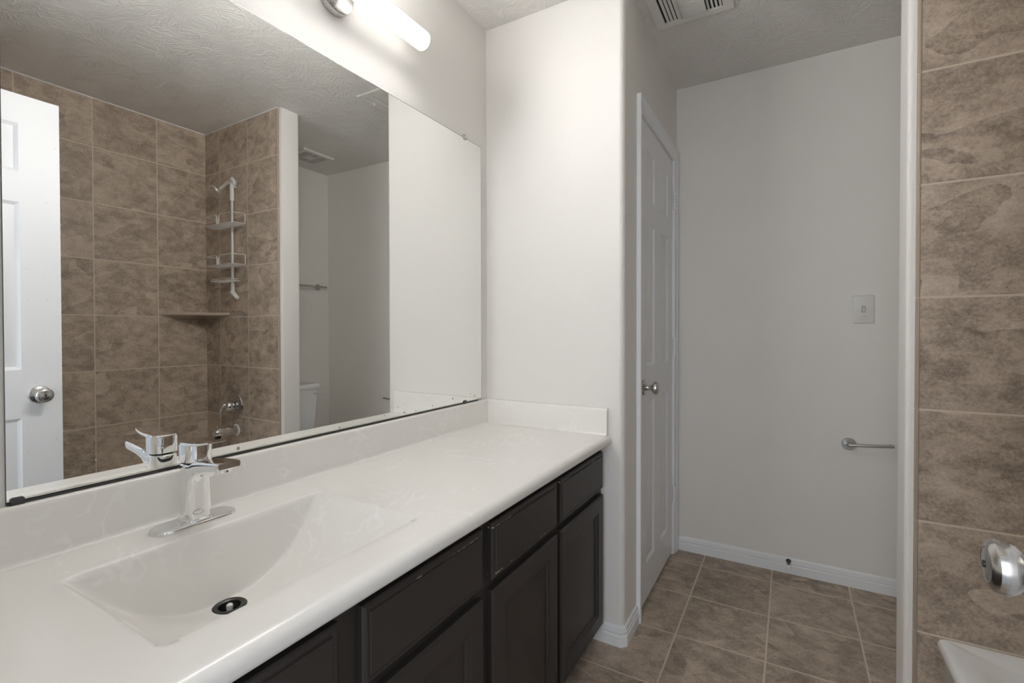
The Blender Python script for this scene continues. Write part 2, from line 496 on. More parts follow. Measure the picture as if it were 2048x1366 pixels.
# tiled faces of the tub recess
bm = new(); box(bm, (XT + 0.0085, YP, 0), (X3 + 0.0, YP + 0.0119, H - 0.006))
struct(obj('wall_tile_end', bm, M['tile_end']), 'brown tiled end wall of the tub with the shower head', 'tile wall')
bm = new(); box(bm, (X3, YT - 0.011, 0), (X4 - 0.0001, YP + 0.0118, H - 0.006))
struct(obj('wall_tile_back', bm, M['tile_back']), 'brown tiled long wall of the tub seen in the mirror', 'tile wall')
bm = new(); box(bm, (XT + 0.0085, YT - 0.0119, 0), (X3, YT, H - 0.006))
struct(obj('wall_tile_near', bm, M['tile_near']), 'brown tiled near end wall of the tub', 'tile wall')
# bullnose edge pieces at the end of the tiling, one per course, grout between them
bm = new(); zs = [0.0] + [0.337 + 0.3058 * k for k in range(0, 7)] + [H - 0.006]
for a, b in zip(zs, zs[1:]):
    lo, hi = a + 0.002, b - 0.002
    prof = [(XT + 0.0075, YP + 0.0112), (XT, YP + 0.0112), (XT, YP + 0.006)]
    for k in range(1, 6):
        t = math.radians(90 * k / 5); prof.append((XT + 0.006 - 0.006 * math.cos(t), YP + 0.006 - 0.0065 * math.sin(t)))
    prof.append((XT + 0.0075, YP - 0.0005))
    extrude_poly(bm, prof, lo, hi)
o = struct(obj('trim_1', bm, M['tile_plain'], sm=40), 'slim bullnose tile edge between the tiling and the white partition end', 'tile trim')
bm = new(); box(bm, (XT + 0.0005, YP + 0.0022, 0), (XT + 0.009, YP + 0.0115, H - 0.006)); obj('grout', bm, M['grout'], o)
# thin caulk line where tiling meets the ceiling
bm = new(); box(bm, (XT, YP - 0.004, H - 0.007), (X3, YP + 0.006, H - 0.0005), 0.002); box(bm, (X3 - 0.004, YT, H - 0.007), (X3 + 0.006, YP, H - 0.0005), 0.002)
struct(obj('trim_2', bm, M['white_plastic']), 'white caulk line along the top of the tiling', 'caulk')

def base_prof():        # (out, up)
    return [(0.0, 0.0), (0.0125, 0.0), (0.0125, 0.038), (0.0112, 0.0405), (0.0085, 0.0415), (0.0100, 0.0450), (0.0100, 0.0530), (0.0070, 0.0545), (0.0080, 0.0580), (0.0065, 0.0670), (0.0025, 0.0725), (0.0, 0.0730)]
def sweep_base(bm, path, right=True):
    """mitred base profile along a ground polyline; wall on the left of travel if right"""
    P = [Vector((x, y)) for x, y in path]; rings = []
    for i, p in enumerate(P):
        ds = []
        if i > 0: ds.append((p - P[i - 1]).normalized())
        if i < len(P) - 1: ds.append((P[i + 1] - p).normalized())
        ns = [Vector((d.y, -d.x)) if right else Vector((-d.y, d.x)) for d in ds]
        n = sum(ns, Vector((0, 0))); n.normalize(); k = 1.0 / max(n.dot(ns[0]), 0.2)
        rings.append([(p.x + n.x * o * k, p.y + n.y * o * k, z) for o, z in base_prof()])
    loft(bm, rings)
bm = new(); sweep_base(bm, [(X1, Y2), (X4, Y2)])
struct(obj('baseboard_back', bm, M['trim'], sm=25), 'white baseboard along the back wall', 'baseboard')
bm = new(); c = 0.013; sweep_base(bm, [(0.446, Y1), (X1 - c, Y1), (X1, Y1 + c), (X1, 1.8885)])
struct(obj('baseboard_corner', bm, M['trim'], sm=25), 'white baseboard wrapping the corner beside the vanity', 'baseboard')
bm = new(); sweep_base(bm, [(X4, Y2 - 0.0126), (X4, YPT)])
struct(obj('baseboard_right', bm, M['trim'], sm=25), 'white baseboard behind the toilet', 'baseboard')

# ------------------------------------------------------------------ panel doors
def panel_slab(bm, origin, uvec, nvec, W, Z0, Z1, T, cols, rows):
    """six-panel moulded slab; both faces moulded. origin at hinge/left bottom of the FRONT face, n points out of it."""
    o = Vector(origin); u = Vector(uvec); nn = Vector(nvec)
    us = [0] + [x for c_ in cols for x in c_] + [W]; zs = [Z0] + [z for r_ in rows for z in r_] + [Z1]
    def P(a, z, d): q = o + u * a + nn * d; q.z = z; return q
    def quad(c): bm.faces.new([bm.verts.new(x) for x in c])
    for side in (0, 1):
        sg = 1 if side == 0 else -1; off = 0 if side == 0 else -T
        for i in range(len(us) - 1):
            for j in range(len(zs) - 1):
                a0, a1, z0, z1 = us[i], us[i + 1], zs[j], zs[j + 1]
                if i % 2 == 1 and j % 2 == 1:
                    loops = []
                    for ins, dep in ((0, 0), (0.003, -0.003), (0.012, -0.0090), (0.018, -0.0090), (0.040, -0.0020)):
                        loops.append([P(a0 + ins, z0 + ins, off + sg * dep), P(a1 - ins, z0 + ins, off + sg * dep), P(a1 - ins, z1 - ins, off + sg * dep), P(a0 + ins, z1 - ins, off + sg * dep)])
                    for A, B in zip(loops, loops[1:]):
                        for k in range(4):
                            l = (k + 1) % 4; quad((A[k], A[l], B[l], B[k]))
                    quad(loops[-1])
                else: quad((P(a0, z0, off), P(a1, z0, off), P(a1, z1, off), P(a0, z1, off)))
    for i in range(len(us) - 1):
        for z in (Z0, Z1): quad((P(us[i], z, 0), P(us[i + 1], z, 0), P(us[i + 1], z, -T), P(us[i], z, -T)))
    for j in range(len(zs) - 1):
        for a in (0, W): quad((P(a, zs[j], 0), P(a, zs[j + 1], 0), P(a, zs[j + 1], -T), P(a, zs[j], -T)))
    bmesh.ops.remove_doubles(bm, verts=bm.verts[:], dist=1e-5)
def knob(parent, c, axis, lock=False, label=None, k=1.0):
    kb = new()
    lathe(kb, c, axis, [(0, 0), (0.033, 0), (0.0335, 0.003), (0.031, 0.007), (0.026, 0.0095), (0.017, 0.012), (0.0125, 0.016), (0.0108, 0.024), (0.0118, 0.034), (0.0175, 0.0370), (0.0235, 0.0415), (0.0268, 0.047), (0.0272, 0.053), (0.0256, 0.0580), (0.0228, 0.0608), (0.0175, 0.0630), (0.0165, 0.0627), (0.009, 0.0642), (0, 0.0647)], 40)
    o = obj('knob', kb, M['nickel'], parent, 25)
    if label: o['label'] = label
    if lock:
        a = Vector(axis).normalized(); lb = new(); cyl(lb, Vector(c) + a * 0.0635, Vector(c) + a * 0.0655, 0.0036, 16); obj('lock_button', lb, M['bronze'], o)
    return o
ROWS = [(0.165, 0.865), (1.012, 1.625), (1.728, 1.938)]
# closet door, closed, hinged on its far side
SL, SW = 1.9535, 0.609
bm = new(); panel_slab(bm, (X1 - 0.003, SL, 0), (0, 1, 0), (1, 0, 0), SW, 0.012, 2.040, 0.035, [(0.102, 0.240), (0.369, 0.507)], ROWS)
d1 = struct(obj('door_1', bm, M['door'], None, 20), 'closed white six-panel closet door with a satin knob', 'door')
knob(d1, (X1 - 0.003, 2.006, 0.928), (1, 0, 0), label='satin nickel door knob')
for hz in (0.317, 1.083, 1.832):
    hb = new(); hy = SL + SW + 0.004
    box(hb, (X1 - 0.002, hy - 0.016, hz - 0.044), (X1 + 0.001, hy + 0.014, hz + 0.044), 0.0008, 1)
    for k in range(5):
        cyl(hb, (X1 + 0.0085, hy, hz - 0.045 + 0.018 * k + 0.0010), (X1 + 0.0085, hy, hz - 0.027 + 0.018 * k - 0.0010), 0.0072, 14)
    obj('hinge', hb, M['trim'], d1)
# frame and casing
bm = new()
box(bm, (X1 - CT, DL0, 0), (X1, SL - 0.003, DTOP)); box(bm, (X1 - CT, SL + SW + 0.003, 0), (X1, DL1, DTOP)); box(bm, (X1 - CT, DL0, 2.043), (X1, DL1, DTOP))
struct(obj('trim_3', bm, M['trim']), 'white jamb around the closet door', 'door frame')
CP = [(0.0, 0.0), (0.0, 0.0165), (0.004, 0.0175), (0.018, 0.0165), (0.022, 0.0125), (0.040, 0.0115), (0.050, 0.0085), (0.057, 0.007), (0.057, 0.0)]  # from outer edge: (across, out)
def casing(bm, y0, y1, ztop, x):
    # three mitred runs: left leg up, head, right leg down; (y, z) of outer edge and inward direction
    path = [((y0, 0.0), (1, 0)), ((y0, ztop), (1, -1)), ((y1, ztop), (-1, -1)), ((y1, 0.0), (-1, 0))]
    loft(bm, [[(x + o_, p[0] + d[0] * a, p[1] + d[1] * a) for a, o_ in CP] for p, d in path])
bm = new(); casing(bm, 1.890, 2.6275, 2.099, X1)
struct(obj('trim_4', bm, M['trim'], sm=20), 'white moulded casing around the closet door', 'door casing')

# entry door, standing open along the tub
XD, WD = 1.362, 0.762
bm = new(); panel_slab(bm, (XD, 0.733 - WD, 0), (0, 1, 0), (-1, 0, 0), WD, 0.012, 2.045, 0.035, [(0.115, 0.3285), (0.4335, 0.647)], [(0.18, 0.842), (1.023, 1.646), (1.758, 1.937)])
d2 = struct(obj('door_2', bm, M['door'], None, 20), 'open white six-panel entry door seen in the mirror, its round knob close to the camera', 'door')
knob(d2, (XD, 0.667, 0.926), (-1, 0, 0), True, 'satin nickel privacy knob')
knob(d2, (XD + 0.035, 0.667, 0.926), (1, 0, 0))
for hz in (0.23, 1.03, 1.83):
    hb = new(); cyl(hb, (XD - 0.006, 0.733 - WD - 0.006, hz - 0.045), (XD - 0.006, 0.733 - WD - 0.006, hz + 0.045), 0.006, 14)
    box(hb, (XD - 0.002, 0.733 - WD - 0.012, hz - 0.044), (XD + 0.03, 0.733 - WD - 0.0005, hz + 0.044), 0.0008, 1)
    obj('hinge', hb, M['trim'], d2)
bm = new()
box(bm, (EX0, YE - 0.115, 0), (EX0 + 0.018, YE, EZ)); box(bm, (EX1 - 0.01, YE - 0.115, 0), (EX1, YE, EZ)); box(bm, (EX0 + 0.018, YE - 0.115, EZ - 0.012), (EX1 - 0.01, YE, EZ))
struct(obj('trim_5', bm, M['trim']), 'white jamb of the entry doorway', 'door frame')

# ================================================================== VANITY
FX = 0.511                                   # face-frame front
def drawer_front(bm, y0, y1, z0, z1):
    loops = [(0, 0.0), (0, 0.0125), (0.002, 0.0150), (0.006, 0.0172), (0.0105, 0.0172), (0.0120, 0.0158), (0.0135, 0.0158), (0.0150, 0.0188)]
    loft(bm, [[(FX + d, y0 + i, z0 + i), (FX + d, y1 - i, z0 + i), (FX + d, y1 - i, z1 - i), (FX + d, y0 + i, z1 - i)] for i, d in loops])
def cab_door(bm, y0, y1, z0, z1):
    loops = [(0, 0.0), (0, 0.0135), (0.002, 0.0165), (0.006, 0.0188), (0.051, 0.0188), (0.0525, 0.0172), (0.0555, 0.0168), (0.0575, 0.0150), (0.0610, 0.0145), (0.0630, 0.0100), (0.0650, 0.0085)]
    loft(bm, [[(FX + d, y0 + i, z0 + i), (FX + d, y1 - i, z0 + i), (FX + d, y1 - i, z1 - i), (FX + d, y0 + i, z1 - i)] for i, d in loops], cap1=False)
def cab_panel(bm, y0, y1, z0, z1):
    i = 0.0645; box(bm, (FX + 0.001, y0 + i, z0 + i), (FX + 0.0088, y1 - i, z1 - i))
def cabinet(label, ya, yb, fronts, zdoor=(0.079, 0.560), zdraw=(0.583, 0.7185), toe_end=None):
    t = thing('vanity_cabinet', label, 'cabinet', (0.26, (ya + yb) / 2, 0), 'dark vanity cabinets under the white counter')
    b = new(); CB = 0.079
    # carcass: sides, back, floor, face frame with openings behind the fronts
    box(b, (0.002, ya, CB), (FX - 0.019, ya + 0.016, 0.7445)); box(b, (0.002, yb - 0.016, CB), (FX - 0.019, yb, 0.7445))
    box(b, (0.002, ya + 0.016, CB), (0.012, yb - 0.016, 0.7445)); box(b, (0.012, ya + 0.016, CB), (FX - 0.019, yb - 0.016, CB + 0.014))
    o = obj('body', b, M['espresso'], t)
    b = new()
    ys = [ya, fronts[0][0] + 0.012, fronts[0][1] - 0.012, fronts[1][0] + 0.012, fronts[1][1] - 0.012, yb]
    for k in (0, 2, 4): box(b, (FX - 0.019, ys[k], CB), (FX, ys[k + 1], 0.7445), 0.0006, 1)
    for k in (1, 3):
        for z0, z1 in ((CB, 0.094), (0.548, 0.595), (0.706, 0.7445)): box(b, (FX - 0.019, ys[k] - 0.0003, z0), (FX - 0.0004, ys[k + 1] + 0.0003, z1))
    obj('face_frame', b, M['espresso'], t)
    b = new(); box(b, (0.425, ya, 0.0), (0.440, yb, CB)); obj('toe_kick', b, M['espresso'], t)
    for y0, y1 in fronts:
        b = new(); drawer_front(b, y0, y1, *zdraw); obj('drawer_front', b, M['espresso_chip'], t, 20)
        b = new(); cab_door(b, y0, y1, *zdoor); d = obj('door', b, M['espresso'], t, 20)
        b = new(); cab_panel(b, y0, y1, *zdoor); obj('panel', b, M['espresso'], d)
    return t
cabinet('dark espresso vanity cabinet under the sink, nearer the camera', 0.130, 0.9155, [(0.148, 0.499), (0.546, 0.898)])
cabinet('dark espresso vanity cabinet at the far end, against the white corner wall', 0.916, 1.7212, [(0.936, 1.296), (1.322, 1.697)])
b = new(); box(b, (0.425, YE, 0.079), (FX, 0.1295, 0.7445)); box(b, (0.425, YE, 0), (0.440, 0.1295, 0.079))
tag(obj('vanity_filler', b, M['espresso']), 'dark filler panel at the near end of the vanity', 'panel')

# countertop with its integral wedge-shaped basin
CY0, CY1 = YE + 0.0005, Y1 - 0.0008
BX0, BX1, BY0, BY1 = 0.145, 0.450, 0.288, 0.757
ct = thing('vanity_countertop', 'long white cultured-marble vanity top with a moulded basin', 'countertop', (DC / 2, (CY0 + CY1) / 2, ZC))
def lin(a, b, n): return [a + (b - a) * i / n for i in range(n)]
def basin(x, y):
    if not (BX0 < x < BX1 and BY0 < y < BY1): return 0.0
    hw = (BY1 - BY0) / 2; t = abs(y - (BY0 + BY1) / 2) / hw
    d = 0.139 * (1 - t ** 2.35)
    dx = min(x - BX0, (BX1 - x) * 1.2)
    return d, dx
def soft_min(a, b, k):
    h = max(k - abs(a - b), 0) / k
    return min(a, b) - h * h * k * 0.25
def height(x, y):
    r = basin(x, y)
    if r == 0.0: return ZC
    d, dx = r
    wall = dx / 0.15
    dep = soft_min(d, wall, 0.011) if d > 0.002 else min(d, wall)
    return ZC - max(dep, 0.0)
xs = [0.0, 0.018] + lin(0.03, BX0 - 0.012, 8) + lin(BX0 - 0.012, BX0 - 0.002, 4) + lin(BX0 - 0.002, BX0 + 0.004, 6) + lin(BX0 + 0.004, BX0 + 0.036, 16) + lin(BX0 + 0.036, BX1 - 0.03, 36) + lin(BX1 - 0.03, BX1 + 0.004, 18) + lin(BX1 + 0.004, DC - 0.022, 6) + [DC - 0.022]
ys = lin(CY0, BY0 - 0.014, 12) + lin(BY0 - 0.014, BY0 + 0.012, 14) + lin(BY0 + 0.012, BY1 - 0.012, 90) + lin(BY1 - 0.012, BY1 + 0.014, 14) + lin(BY1 + 0.014, CY1, 30) + [CY1]
hm = {}
for i, x in enumerate(xs):
    for j, y in enumerate(ys): hm[i, j] = height(x, y)
# soften rims over a fixed physical distance
def soft(x, y, r=0.0075):
    s = 0; w = 0
    for dx in (-1, -0.5, 0, 0.5, 1):
        for dy in (-1, -0.5, 0, 0.5, 1):
            k = math.exp(-(dx * dx + dy * dy) * 1.2); s += k * height(x + dx * r, y + dy * r); w += k
    return s / w
b = new()
prof = [(x, 0) for x in xs]
nos = [(DC - 0.022 + 0.022 * math.sin(math.radians(a)), -0.017 + 0.017 * math.cos(math.radians(a))) for a in (12, 24, 36, 48, 60, 72, 84, 90)] + [(DC, -0.024), (DC - 0.002, -0.030), (DC - 0.006, -0.033), (DC - 0.030, -0.033), (DC - 0.030, -0.022)]
rows = []
for j, y in enumerate(ys):
    row = []
    for i, x in enumerate(xs):
        inb = BX0 - 0.013 < x < BX1 + 0.013 and BY0 - 0.015 < y < BY1 + 0.015
        row.append(b.verts.new((x, y, soft(x, y) if inb else ZC)))
    for x, dz in nos: row.append(b.verts.new((x, y, ZC + dz)))
    rows.append(row)
for A, B in zip(rows, rows[1:]):
    for i in range(len(A) - 1): b.faces.new((A[i], A[i + 1], B[i + 1], B[i]))
for row in (rows[0], rows[-1]):
    y = row[0].co.y; lst = [v for v in row if not (BX0 < v.co.x < BX1)]
    low = b.verts.new((0.0, y, ZC - 0.022)); b.faces.new(row + [low])
DX, DY = 0.197, 0.517
kill = [f for f in b.faces if math.hypot(f.calc_center_median().x - DX, f.calc_center_median().y - DY) < 0.0225 and f.calc_center_median().z < ZC - 0.09]
bmesh.ops.delete(b, geom=kill, context='FACES')
obj('counter_slab', b, M['marble'], ct, 50)
b = new()       # splash along the mirror wall with rounded top and a cove at its foot
sp = [(0.0005, -0.0), (0.030, 0.0002), (0.026, 0.0008), (0.0225, 0.0026), (0.0205, 0.0062), (0.0197, 0.011), (0.0188, 0.090), (0.0178, 0.0945), (0.0155, 0.0972), (0.012, 0.0985), (0.0005, 0.0985)]
loft(b, [[(x, y, ZC + z) for x, z in sp] for y in (CY0, CY1 - 0.0005)])
obj('backsplash', b, M['marble'], ct, 40)
b = new()
sp2 = [(x, z if z < 0.05 else z) for x, z in sp]
loft(b, [[(xx, CY1 - x, ZC + z) for x, z in sp2] for xx in (0.0185, 0.540)])
o = obj('side_splash', b, M['marble'], ct, 40)
# drain
DZ = height(DX, DY)
b = new(); lathe(b, (DX, DY, DZ), (0, 0, 1), [(0.0280, -0.012), (0.0185, -0.012), (0.0185, -0.004), (0.0195, 0.0008), (0.023, 0.0030), (0.0275, 0.0028), (0.0300, 0.0008), (0.0302, -0.006)], 40)
dr = obj('drain_flange', b, M['bronze'], ct); dr['label'] = 'dark metal drain ring'
b = new(); lathe(b, (DX, DY, DZ), (0, 0, 1), [(0, -0.030), (0.0200, -0.030), (0.0200, -0.0119), (0.0188, -0.0119), (0.0188, -0.0285), (0, -0.0285)], 32); obj('drain_throat', b, M['dark'], dr)
b = new(); lathe(b, (DX, DY, DZ), (0, 0, 1), [(0, -0.0284), (0.012, -0.0284), (0.0115, -0.014), (0.0060, -0.011), (0.0052, -0.006), (0.0062, -0.002), (0.0055, 0.003), (0.003, 0.005), (0, 0.0055)], 20)
o = obj('drain_plug_post', b, M['white_plastic'], dr); o['label'] = 'white plastic plug post'

# ------------------------------------------------------------------ faucet
FCX, FCY = 0.074, 0.519
fa = thing('sink_faucet', 'chrome single-handle faucet on a base plate behind the basin', 'faucet', (FCX, FCY, ZC))
b = new(); pl = []
for hx, hy, z in ((0.0300, 0.0775, 0.0), (0.0305, 0.0785, 0.003), (0.0295, 0.0775, 0.0058), (0.0265, 0.0745, 0.0075)):
    pl.append([(x, y, ZC + z) for x, y in rrect(FCX + 0.004, FCY - 0.004, hx, hy, hx - 0.0005, 12)])
loft(b, pl); obj('base_plate', b, M['chrome'], fa, 30)
# body: column that swells forward into the flat spout
BW = 0.0255
b = new(); rings = []
for z, hx, hy, dx in ((0.0075, 0.0290, 0.0285, 0), (0.011, 0.0290, 0.0285, 0), (0.0125, 0.0262, 0.0258, 0), (0.03, 0.0258, 0.0252, 0), (0.07, 0.0258, 0.0250, 0), (0.095, 0.0258, 0.0250, 0), (0.110, 0.0256, 0.0250, 0), (0.119, 0.0255, 0.0250, 0), (0.1215, 0.0235, 0.0232, 0)):
    rings.append([(x, y, ZC + z) for x, y in rrect(FCX + dx, FCY, hx, hy, 0.0215, 8)])
loft(b, rings); obj('body', b, M['chrome'], fa, 30)
b = new(); rings = []
# (x from axis, half width, top z, bottom z)
SPT = [(0.000, 0.0235, 0.1205, 0.085), (0.0225, 0.0238, 0.1235, 0.090), (0.030, 0.0238, 0.1275, 0.1000), (0.040, 0.0238, 0.1305, 0.1085), (0.060, 0.0236, 0.1330, 0.1140), (0.085, 0.0233, 0.1352, 0.1180), (0.105, 0.0230, 0.1368, 0.1200), (0.115, 0.0226, 0.1374, 0.1205), (0.1215, 0.0216, 0.1376, 0.1230), (0.1235, 0.0208, 0.1374, 0.1260)]
for dx, hw, zt, zb in SPT:
    zc, hz = (zt + zb) / 2, (zt - zb) / 2
    rings.append([(FCX + dx, FCY + u_, ZC + zc + w_) for u_, w_ in rrect(0, 0, hw, hz, min(0.0045, hz * 0.6), 5)])
loft(b, rings); obj('spout', b, M['chrome'], fa, 32)
b = new(); lathe(b, (FCX + 0.103, FCY, ZC + 0.1215), (0, 0, -1), [(0, 0), (0.0135, 0), (0.0135, 0.0045), (0.0115, 0.0058), (0, 0.005)], 24); obj('aerator', b, M['chrome'], fa)
b = new(); lathe(b, (FCX, FCY, ZC + 0.1212), (0, 0, 1), [(0, 0), (0.0215, 0), (0.0215, 0.0045), (0, 0.0045)], 28); obj('handle_collar', b, M['bronze'], fa)
b = new(); rings = []
for z, hx, hy, dx in ((0.1245, 0.0235, 0.0232, 0.001), (0.1260, 0.0258, 0.0252, 0.001), (0.140, 0.0260, 0.0252, 0.001), (0.157, 0.0262, 0.0252, 0.001), (0.1605, 0.0258, 0.0248, 0.001)):
    rings.append([(x, y, ZC + z) for x, y in rrect(FCX + dx, FCY, hx, hy, 0.017, 8)])
loft(b, rings)
rings = []
for dx, hw, zt, th in ((-0.0215, 0.0165, 0.1615, 0.003), (-0.018, 0.0205, 0.1632, 0.005), (-0.008, 0.0240, 0.1645, 0.006), (0.010, 0.0248, 0.1655, 0.0065), (0.030, 0.0246, 0.1665, 0.0060), (0.050, 0.0238, 0.1682, 0.0050), (0.066, 0.0222, 0.1705, 0.0042), (0.076, 0.0195, 0.1722, 0.0034), (0.080, 0.0165, 0.1728, 0.0026)):
    rings.append([(FCX + dx, FCY + u_, ZC + zt - th / 2 + w_) for u_, w_ in rrect(0, 0, hw, th / 2, th * 0.3, 3)])
loft(b, rings)
hd = obj('handle', b, M['chrome'], fa, 32)
b = new(); tube(b, [(FCX + 0.0262 * 1.0 + 0.0001, FCY + 0.010 * math.cos(a), ZC + 0.026 + 0.0045 * math.sin(a)) for a in [2 * math.pi * k / 28 for k in range(28)]], 0.00045, 6, True)
bmesh.ops.rotate(b, cent=(FCX, FCY, 0), matrix=Matrix.Rotation(math.radians(-14), 3, 'Z'), verts=b.verts[:])
bmesh.ops.translate(b, verts=b.verts[:], vec=(0.0012, -0.001, 0))
obj('oval_emblem', b, M['nickel'], fa)

# ================================================================== MIRROR
MY0, MY1, MZ0, MZ1 = 0.262, 1.668, 0.8812, 1.9285
mi = thing('wall_mirror', 'large frameless mirror filling the wall over the vanity', 'mirror', (0.005, (MY0 + MY1) / 2, MZ0))
MA = -0.0023
def mx(y, d=0.0): return 0.0085 + 0.0023 * (y - 1.65) + d
b = new()
for z0, z1, d0, d1 in ((MZ0, MZ1, -0.0048, -0.0005),):
    loft(b, [[(mx(y, d0), y, z0), (mx(y, d0), y, z1), (mx(y, d1), y, z1), (mx(y, d1), y, z0)] for y in (MY0, MY1)])
    e = 0.0018
    ring = [(MY0, MZ0), (MY1, MZ0), (MY1, MZ1), (MY0, MZ1)]; inn = [(MY0 + 0.0003, MZ0 + e), (MY1 - e, MZ0 + e), (MY1 - e, MZ1 - e), (MY0 + 0.0003, MZ1 - e)]
    ro = [b.verts.new((mx(y, -0.0005), y, z)) for y, z in ring]; ri = [b.verts.new((mx(y, 0), y, z)) for y, z in inn]
    for k in range(4): b.faces.new((ro[k], ro[(k + 1) % 4], ri[(k + 1) % 4], ri[k]))
obj('mirror_edge', b, M['mirror_edge'], mi)
b = new(); e = 0.0018
vs = [b.verts.new(p) for p in ((mx(MY0, 0), MY0 + 0.0003, MZ0 + e), (mx(MY1 - e, 0), MY1 - e, MZ0 + e), (mx(MY1 - e, 0), MY1 - e, MZ1 - e), (mx(MY0, 0), MY0 + 0.0003, MZ1 - e))]
b.faces.new(vs)
gl = obj('mirror_glass', b, M['mirror'], mi, 5)
b = new(); loft(b, [[(0.0003, y, MZ0 - 0.0036), (mx(y, 0.0016), y, MZ0 - 0.0036), (mx(y, 0.0016), y, MZ0 + 0.0001), (mx(y, 0.0006), y, MZ0 + 0.0001), (mx(y, 0.0006), y, MZ0 - 0.0004), (0.0003, y, MZ0 - 0.0004)] for y in (MY0, MY1 - 0.03)])
o = obj('bottom_channel', b, M['black'], mi); o['label'] = 'thin black bottom channel'
def mclip(name, y, z, up, mat, label):
    b = new(); x = mx(y)
    pr = [(0.0005, -0.010), (x + 0.0003, -0.010), (x + 0.0003, 0.0), (x + 0.0003, 0.008), (x + 0.0030, 0.008), (x + 0.0042, 0.002), (x + 0.0042, -0.006), (x + 0.002, -0.0115), (0.0005, -0.0115)]
    s = -1 if up else 1
    loft(b, [[(px, y + w, z + s * pz * k) for px, pz in pr] for w, k in ((-0.0085, 0.75), (-0.006, 1.0), (0.006, 1.0), (0.0085, 0.75))])
    o = obj(name, b, mat, mi); o['label'] = label
mclip('mirror_clip', 1.554, MZ1 + 0.001, True, M['clear'], 'clear plastic top clip')
mclip('mirror_clip', 1.549, MZ0 + 0.0005, False, M['black'], 'black bottom clip')
mclip('mirror_clip', 0.275, MZ0 - 0.0005, False, M['black'], 'black bottom clip')

# ================================================================== VANITY LIGHT
LX, LY, LZ, LR = 0.075, 0.927, 2.118, 0.0305
vl = thing('vanity_light', 'frosted tube wall light with a nickel canopy above the mirror', 'wall light', (0.0, LY, LZ))
b = new(); lathe(b, (0.0003, LY, LZ), (1, 0, 0), [(0, 0), (0.056, 0), (0.058, 0.002), (0.058, 0.020), (0.0565, 0.0225), (0.053, 0.024), (0, 0.024)], 48); obj('canopy', b, M['nickel'], vl)
b = new(); cyl(b, (0.023, LY, LZ), (LX - 0.024, LY, LZ), 0.012, 24); obj('stem', b, M['chrome'], vl)
b = new(); lathe(b, (LX, LY - 0.303, LZ), (0, 1, 0), [(0, 0), (LR - 0.005, 0), (LR - 0.001, 0.002), (LR, 0.006), (LR, 0.600), (LR - 0.001, 0.604), (LR - 0.005, 0.606), (0, 0.606)], 48); obj('frosted_tube', b, M['lamp'], vl)
b = new(); lathe(b, (LX, LY - 0.016, LZ), (0, 1, 0), [(LR + 0.0002, 0), (LR + 0.002, 0.001), (LR + 0.002, 0.031), (LR + 0.0002, 0.032)], 40); obj('tube_clasp', b, M['chrome'], vl)

# ================================================================== CEILING VENTS
RX0, RX1, RY0, RY1 = 0.632, 0.932, 1.832, 2.082
rg = thing('ceiling_register', 'greige louvred air register on the ceiling, beside the closet wall', 'air vent', ((RX0 + RX1) / 2, (RY0 + RY1) / 2, H - 0.012))
fx0, fx1, fy0, fy1 = RX0 + 0.040, RX1 - 0.040, RY0 + 0.034, RY1 - 0.034
def ring_frame(b, x0, x1, y0, y1, w_x, w_y, z0, z1, lip):
    loops = [(0, z1), (0, z0 + 0.003), (lip, z0)]
    L = [[(x0 + i, y0 + i, z), (x1 - i, y0 + i, z), (x1 - i, y1 - i, z), (x0 + i, y1 - i, z)] for i, z in loops]
    L.append([(x0 + w_x, y0 + w_y, z0), (x1 - w_x, y0 + w_y, z0), (x1 - w_x, y1 - w_y, z0), (x0 + w_x, y1 - w_y, z0)])
    L.append([(x0 + w_x, y0 + w_y, z1), (x1 - w_x, y0 + w_y, z1), (x1 - w_x, y1 - w_y, z1), (x0 + w_x, y1 - w_y, z1)])
    loft(b, L, False, False)
b = new(); ring_frame(b, RX0, RX1, RY0, RY1, 0.040, 0.034, H - 0.008, H - 0.0006, 0.004); obj('frame', b, M['vent'], rg, 20)
b = new(); box(b, (fx0 - 0.002, fy0 - 0.002, H - 0.0012), (fx1 + 0.002, fy1 + 0.002, H - 0.0004)); obj('duct_opening', b, M['dark'], rg)
def slat_y(b, x, y0, y1, tilt):
    w = 0.0058; dx = w * math.sin(tilt); dz = w * math.cos(tilt)
    q = [(x - dx, H - 0.0015), (x + dx, H - 0.0015 - dz), (x + dx + 0.0016, H - 0.0015 - dz), (x - dx + 0.0016, H - 0.0015)]
    loft(b, [[(a, y, z) for a, z in q] for y in (y0, y1)])
def slat_x(b, y, x0, x1, tilt):
    w = 0.0029; dy = w * math.sin(tilt); dz = w * math.cos(tilt); t = H - 0.0040
    q = [(y - dy, t), (y + dy, t - 2 * dz), (y + dy + 0.0010, t - 2 * dz), (y - dy + 0.0010, t)]
    loft(b, [[(x, a, z) for a, z in q] for x in (x0, x1)])
c0, c1 = fx0 + 0.066, fx1 - 0.062
b = new()
for k in range(4): slat_y(b, fx0 + 0.012 + 0.0145 * k, fy0, fy1, -0.75)
obj('louvre_bank', b, M['vent'], rg)
b = new()
box(b, (c0 - 0.002, fy0, H - 0.0115), (c0, fy1, H - 0.0015)); box(b, (c1, fy0, H - 0.0115), (c1 + 0.002, fy1, H - 0.0015))
for k in range(15): slat_x(b, fy0 + 0.007 + 0.0120 * k, c0, c1, 0.98)
obj('louvre_bank', b, M['vent'], rg)
b = new()
for k in range(4): slat_y(b, fx1 - 0.009 - 0.0145 * k, fy0, fy1, 0.72)
obj('louvre_bank', b, M['vent'], rg)
b = new(); box(b, (fx1 + 0.004, 1.93, H - 0.020), (fx1 + 0.016, 1.945, H - 0.0075), 0.001); obj('damper_lever', b, M['vent'], rg)

